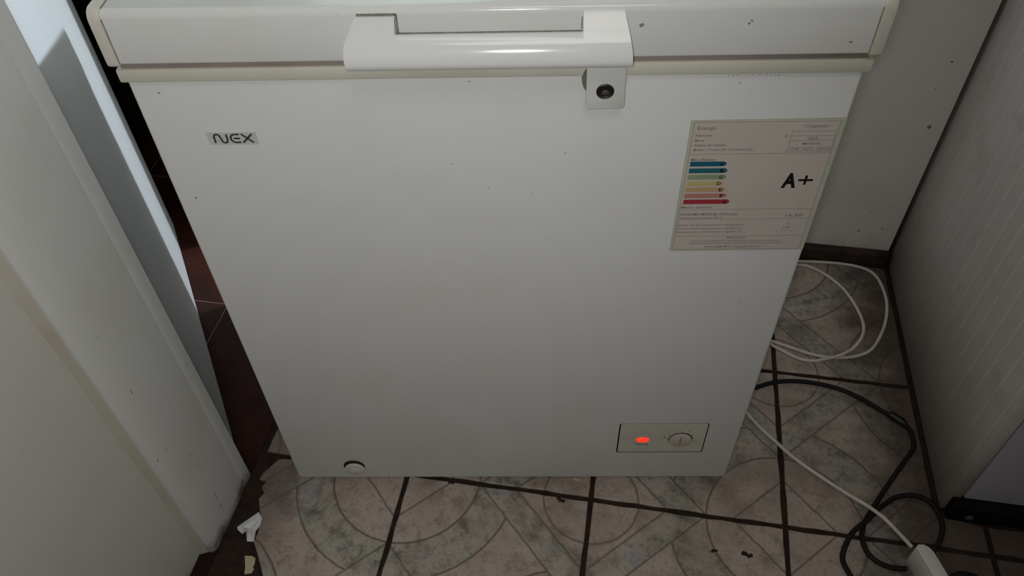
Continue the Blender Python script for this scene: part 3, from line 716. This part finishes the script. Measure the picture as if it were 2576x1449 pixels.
# black plug half out of the picture
n = 24; v = []; f = []
for z, r in ((0.0, 0.024), (0.004, 0.027), (0.018, 0.027), (0.026, 0.022), (0.030, 0.012)):
    v += [(r*math.cos(2*math.pi*k/n)*1.15, r*math.sin(2*math.pi*k/n), z) for k in range(n)]
for q in range(4): f += [(q*n+k, q*n+(k+1) % n, (q+1)*n+(k+1) % n, (q+1)*n+k) for k in range(n)]
f += [tuple(range(n)), tuple(range(4*n, 5*n))]
bp = empty('black_plug', (.850, -.229, 0), -0.3, 'rounded black plug cut off by the bottom edge, right of the white strip', 'plug')
obj('plug_body', v, f, 'black', bp, smooth=True)
boxes('plug_grip', [(-0.006, 0.006, -0.032, -0.020, 0.004, 0.020)], 'black', bp, bevel=0.002)

# ------------------------------------------------------------------ scraps and crumbs
SP = [(-.2559, -.2993), (-.2335, -.2681), (-.2238, -.2775), (-.2226, -.2894), (-.2256, -.2993), (-.2222, -.3163), (-.233, -.318), (-.2404, -.3028), (-.2441, -.3081), (-.2529, -.3036)]
def scrap(name, P, zf, mat, thick, crease=0.001):
    c = Vector((sum(p[0] for p in P)/len(P), sum(p[1] for p in P)/len(P)))
    R1 = []
    n = len(P)
    v = []; f = []
    mid = [(c.x+(p[0]-c.x)*0.5, c.y+(p[1]-c.y)*0.5) for p in P]
    for lay in (0, 1):
        dz = thick*lay
        v += [(p[0], p[1], zf(p)+dz) for p in P] + [(p[0], p[1], zf(p)+dz+random.uniform(-0.0005, crease)) for p in mid] + [(c.x, c.y, zf(c)+dz+0.001)]
    m = 2*n+1
    for lay in (0, 1):
        k = lay*m
        for i in range(n):
            j = (i+1) % n
            f.append((k+i, k+j, k+n+j, k+n+i)); f.append((k+n+i, k+n+j, k+2*n))
    for i in range(n): f.append((i, (i+1) % n, m+(i+1) % n, m+i))
    return obj(name, v, f, mat)
random.seed(3)
o = scrap('paper_scrap', SP, lambda p: 0.001+0.10*max(0, (-0.222-p[0]))*1.2+random.uniform(0, .002), 'paper', 0.0006, 0.008)
tag(o, 'torn white paper scrap at the foot of the door casing', 'paper scrap')
CH = [(-.2285, -.3396), (-.217, -.3378), (-.2109, -.3404), (-.2085, -.3499), (-.2096, -.3543), (-.2065, -.3566), (-.2078, -.3637), (-.2176, -.3673), (-.2204, -.3574)]
o = scrap('peeled_chip', CH, lambda p: -0.0028+random.uniform(0, .0008), 'chip', 0.0022)
tag(o, 'yellowish chip lying in the dark gap below the paper scrap', 'debris')
random.seed(23)
def crumb(x, y, r, label, mat='crumb', z0=0.0, parts=4):
    v = []; f = []
    for q in range(parts):
        cx = x+(q/(parts-1)-0.5)*r*2.0; cy = y+random.uniform(-1, 1)*r*0.45; rr_ = r*random.uniform(0.55, 0.9); n = 7; k0 = len(v)
        for z, s in ((0, 1.0), (0.45, 0.85), (0.8, 0.4)):
            v += [(cx+rr_*s*math.cos(2*math.pi*k/n)*random.uniform(.7, 1.2), cy+rr_*s*math.sin(2*math.pi*k/n)*random.uniform(.7, 1.2), z0+rr_*z*0.7) for k in range(n)]
        for a in range(2): f += [(k0+a*n+k, k0+a*n+(k+1) % n, k0+(a+1)*n+(k+1) % n, k0+(a+1)*n+k) for k in range(n)]
        f += [tuple(range(k0, k0+n)), tuple(range(k0+2*n, k0+3*n))]
    return tag(obj('dirt_crumb', v, f, mat), label, 'debris', 'crumbs on the tiles')
crumb(.2437, -.1700, .0042, 'dark crumb on the tile joint below the freezer, beneath the lock', 'crumb')
crumb(.0616, -.1680, .0034, 'small dark crumb at the joint just under the freezer edge, left of its middle', 'crumb')
crumb(.4870, -.2188, .0034, 'small brown crumb on the tile below the control panel', 'crumb')
crumb(.5365, -.2180, .0055, 'largest dark brown crumb on the tile at the bottom, left of the black cables', 'crumb')
crumb(.2640, -.1300, .0040, 'pale crumb half under the freezer front edge, beneath the lock', 'chip')
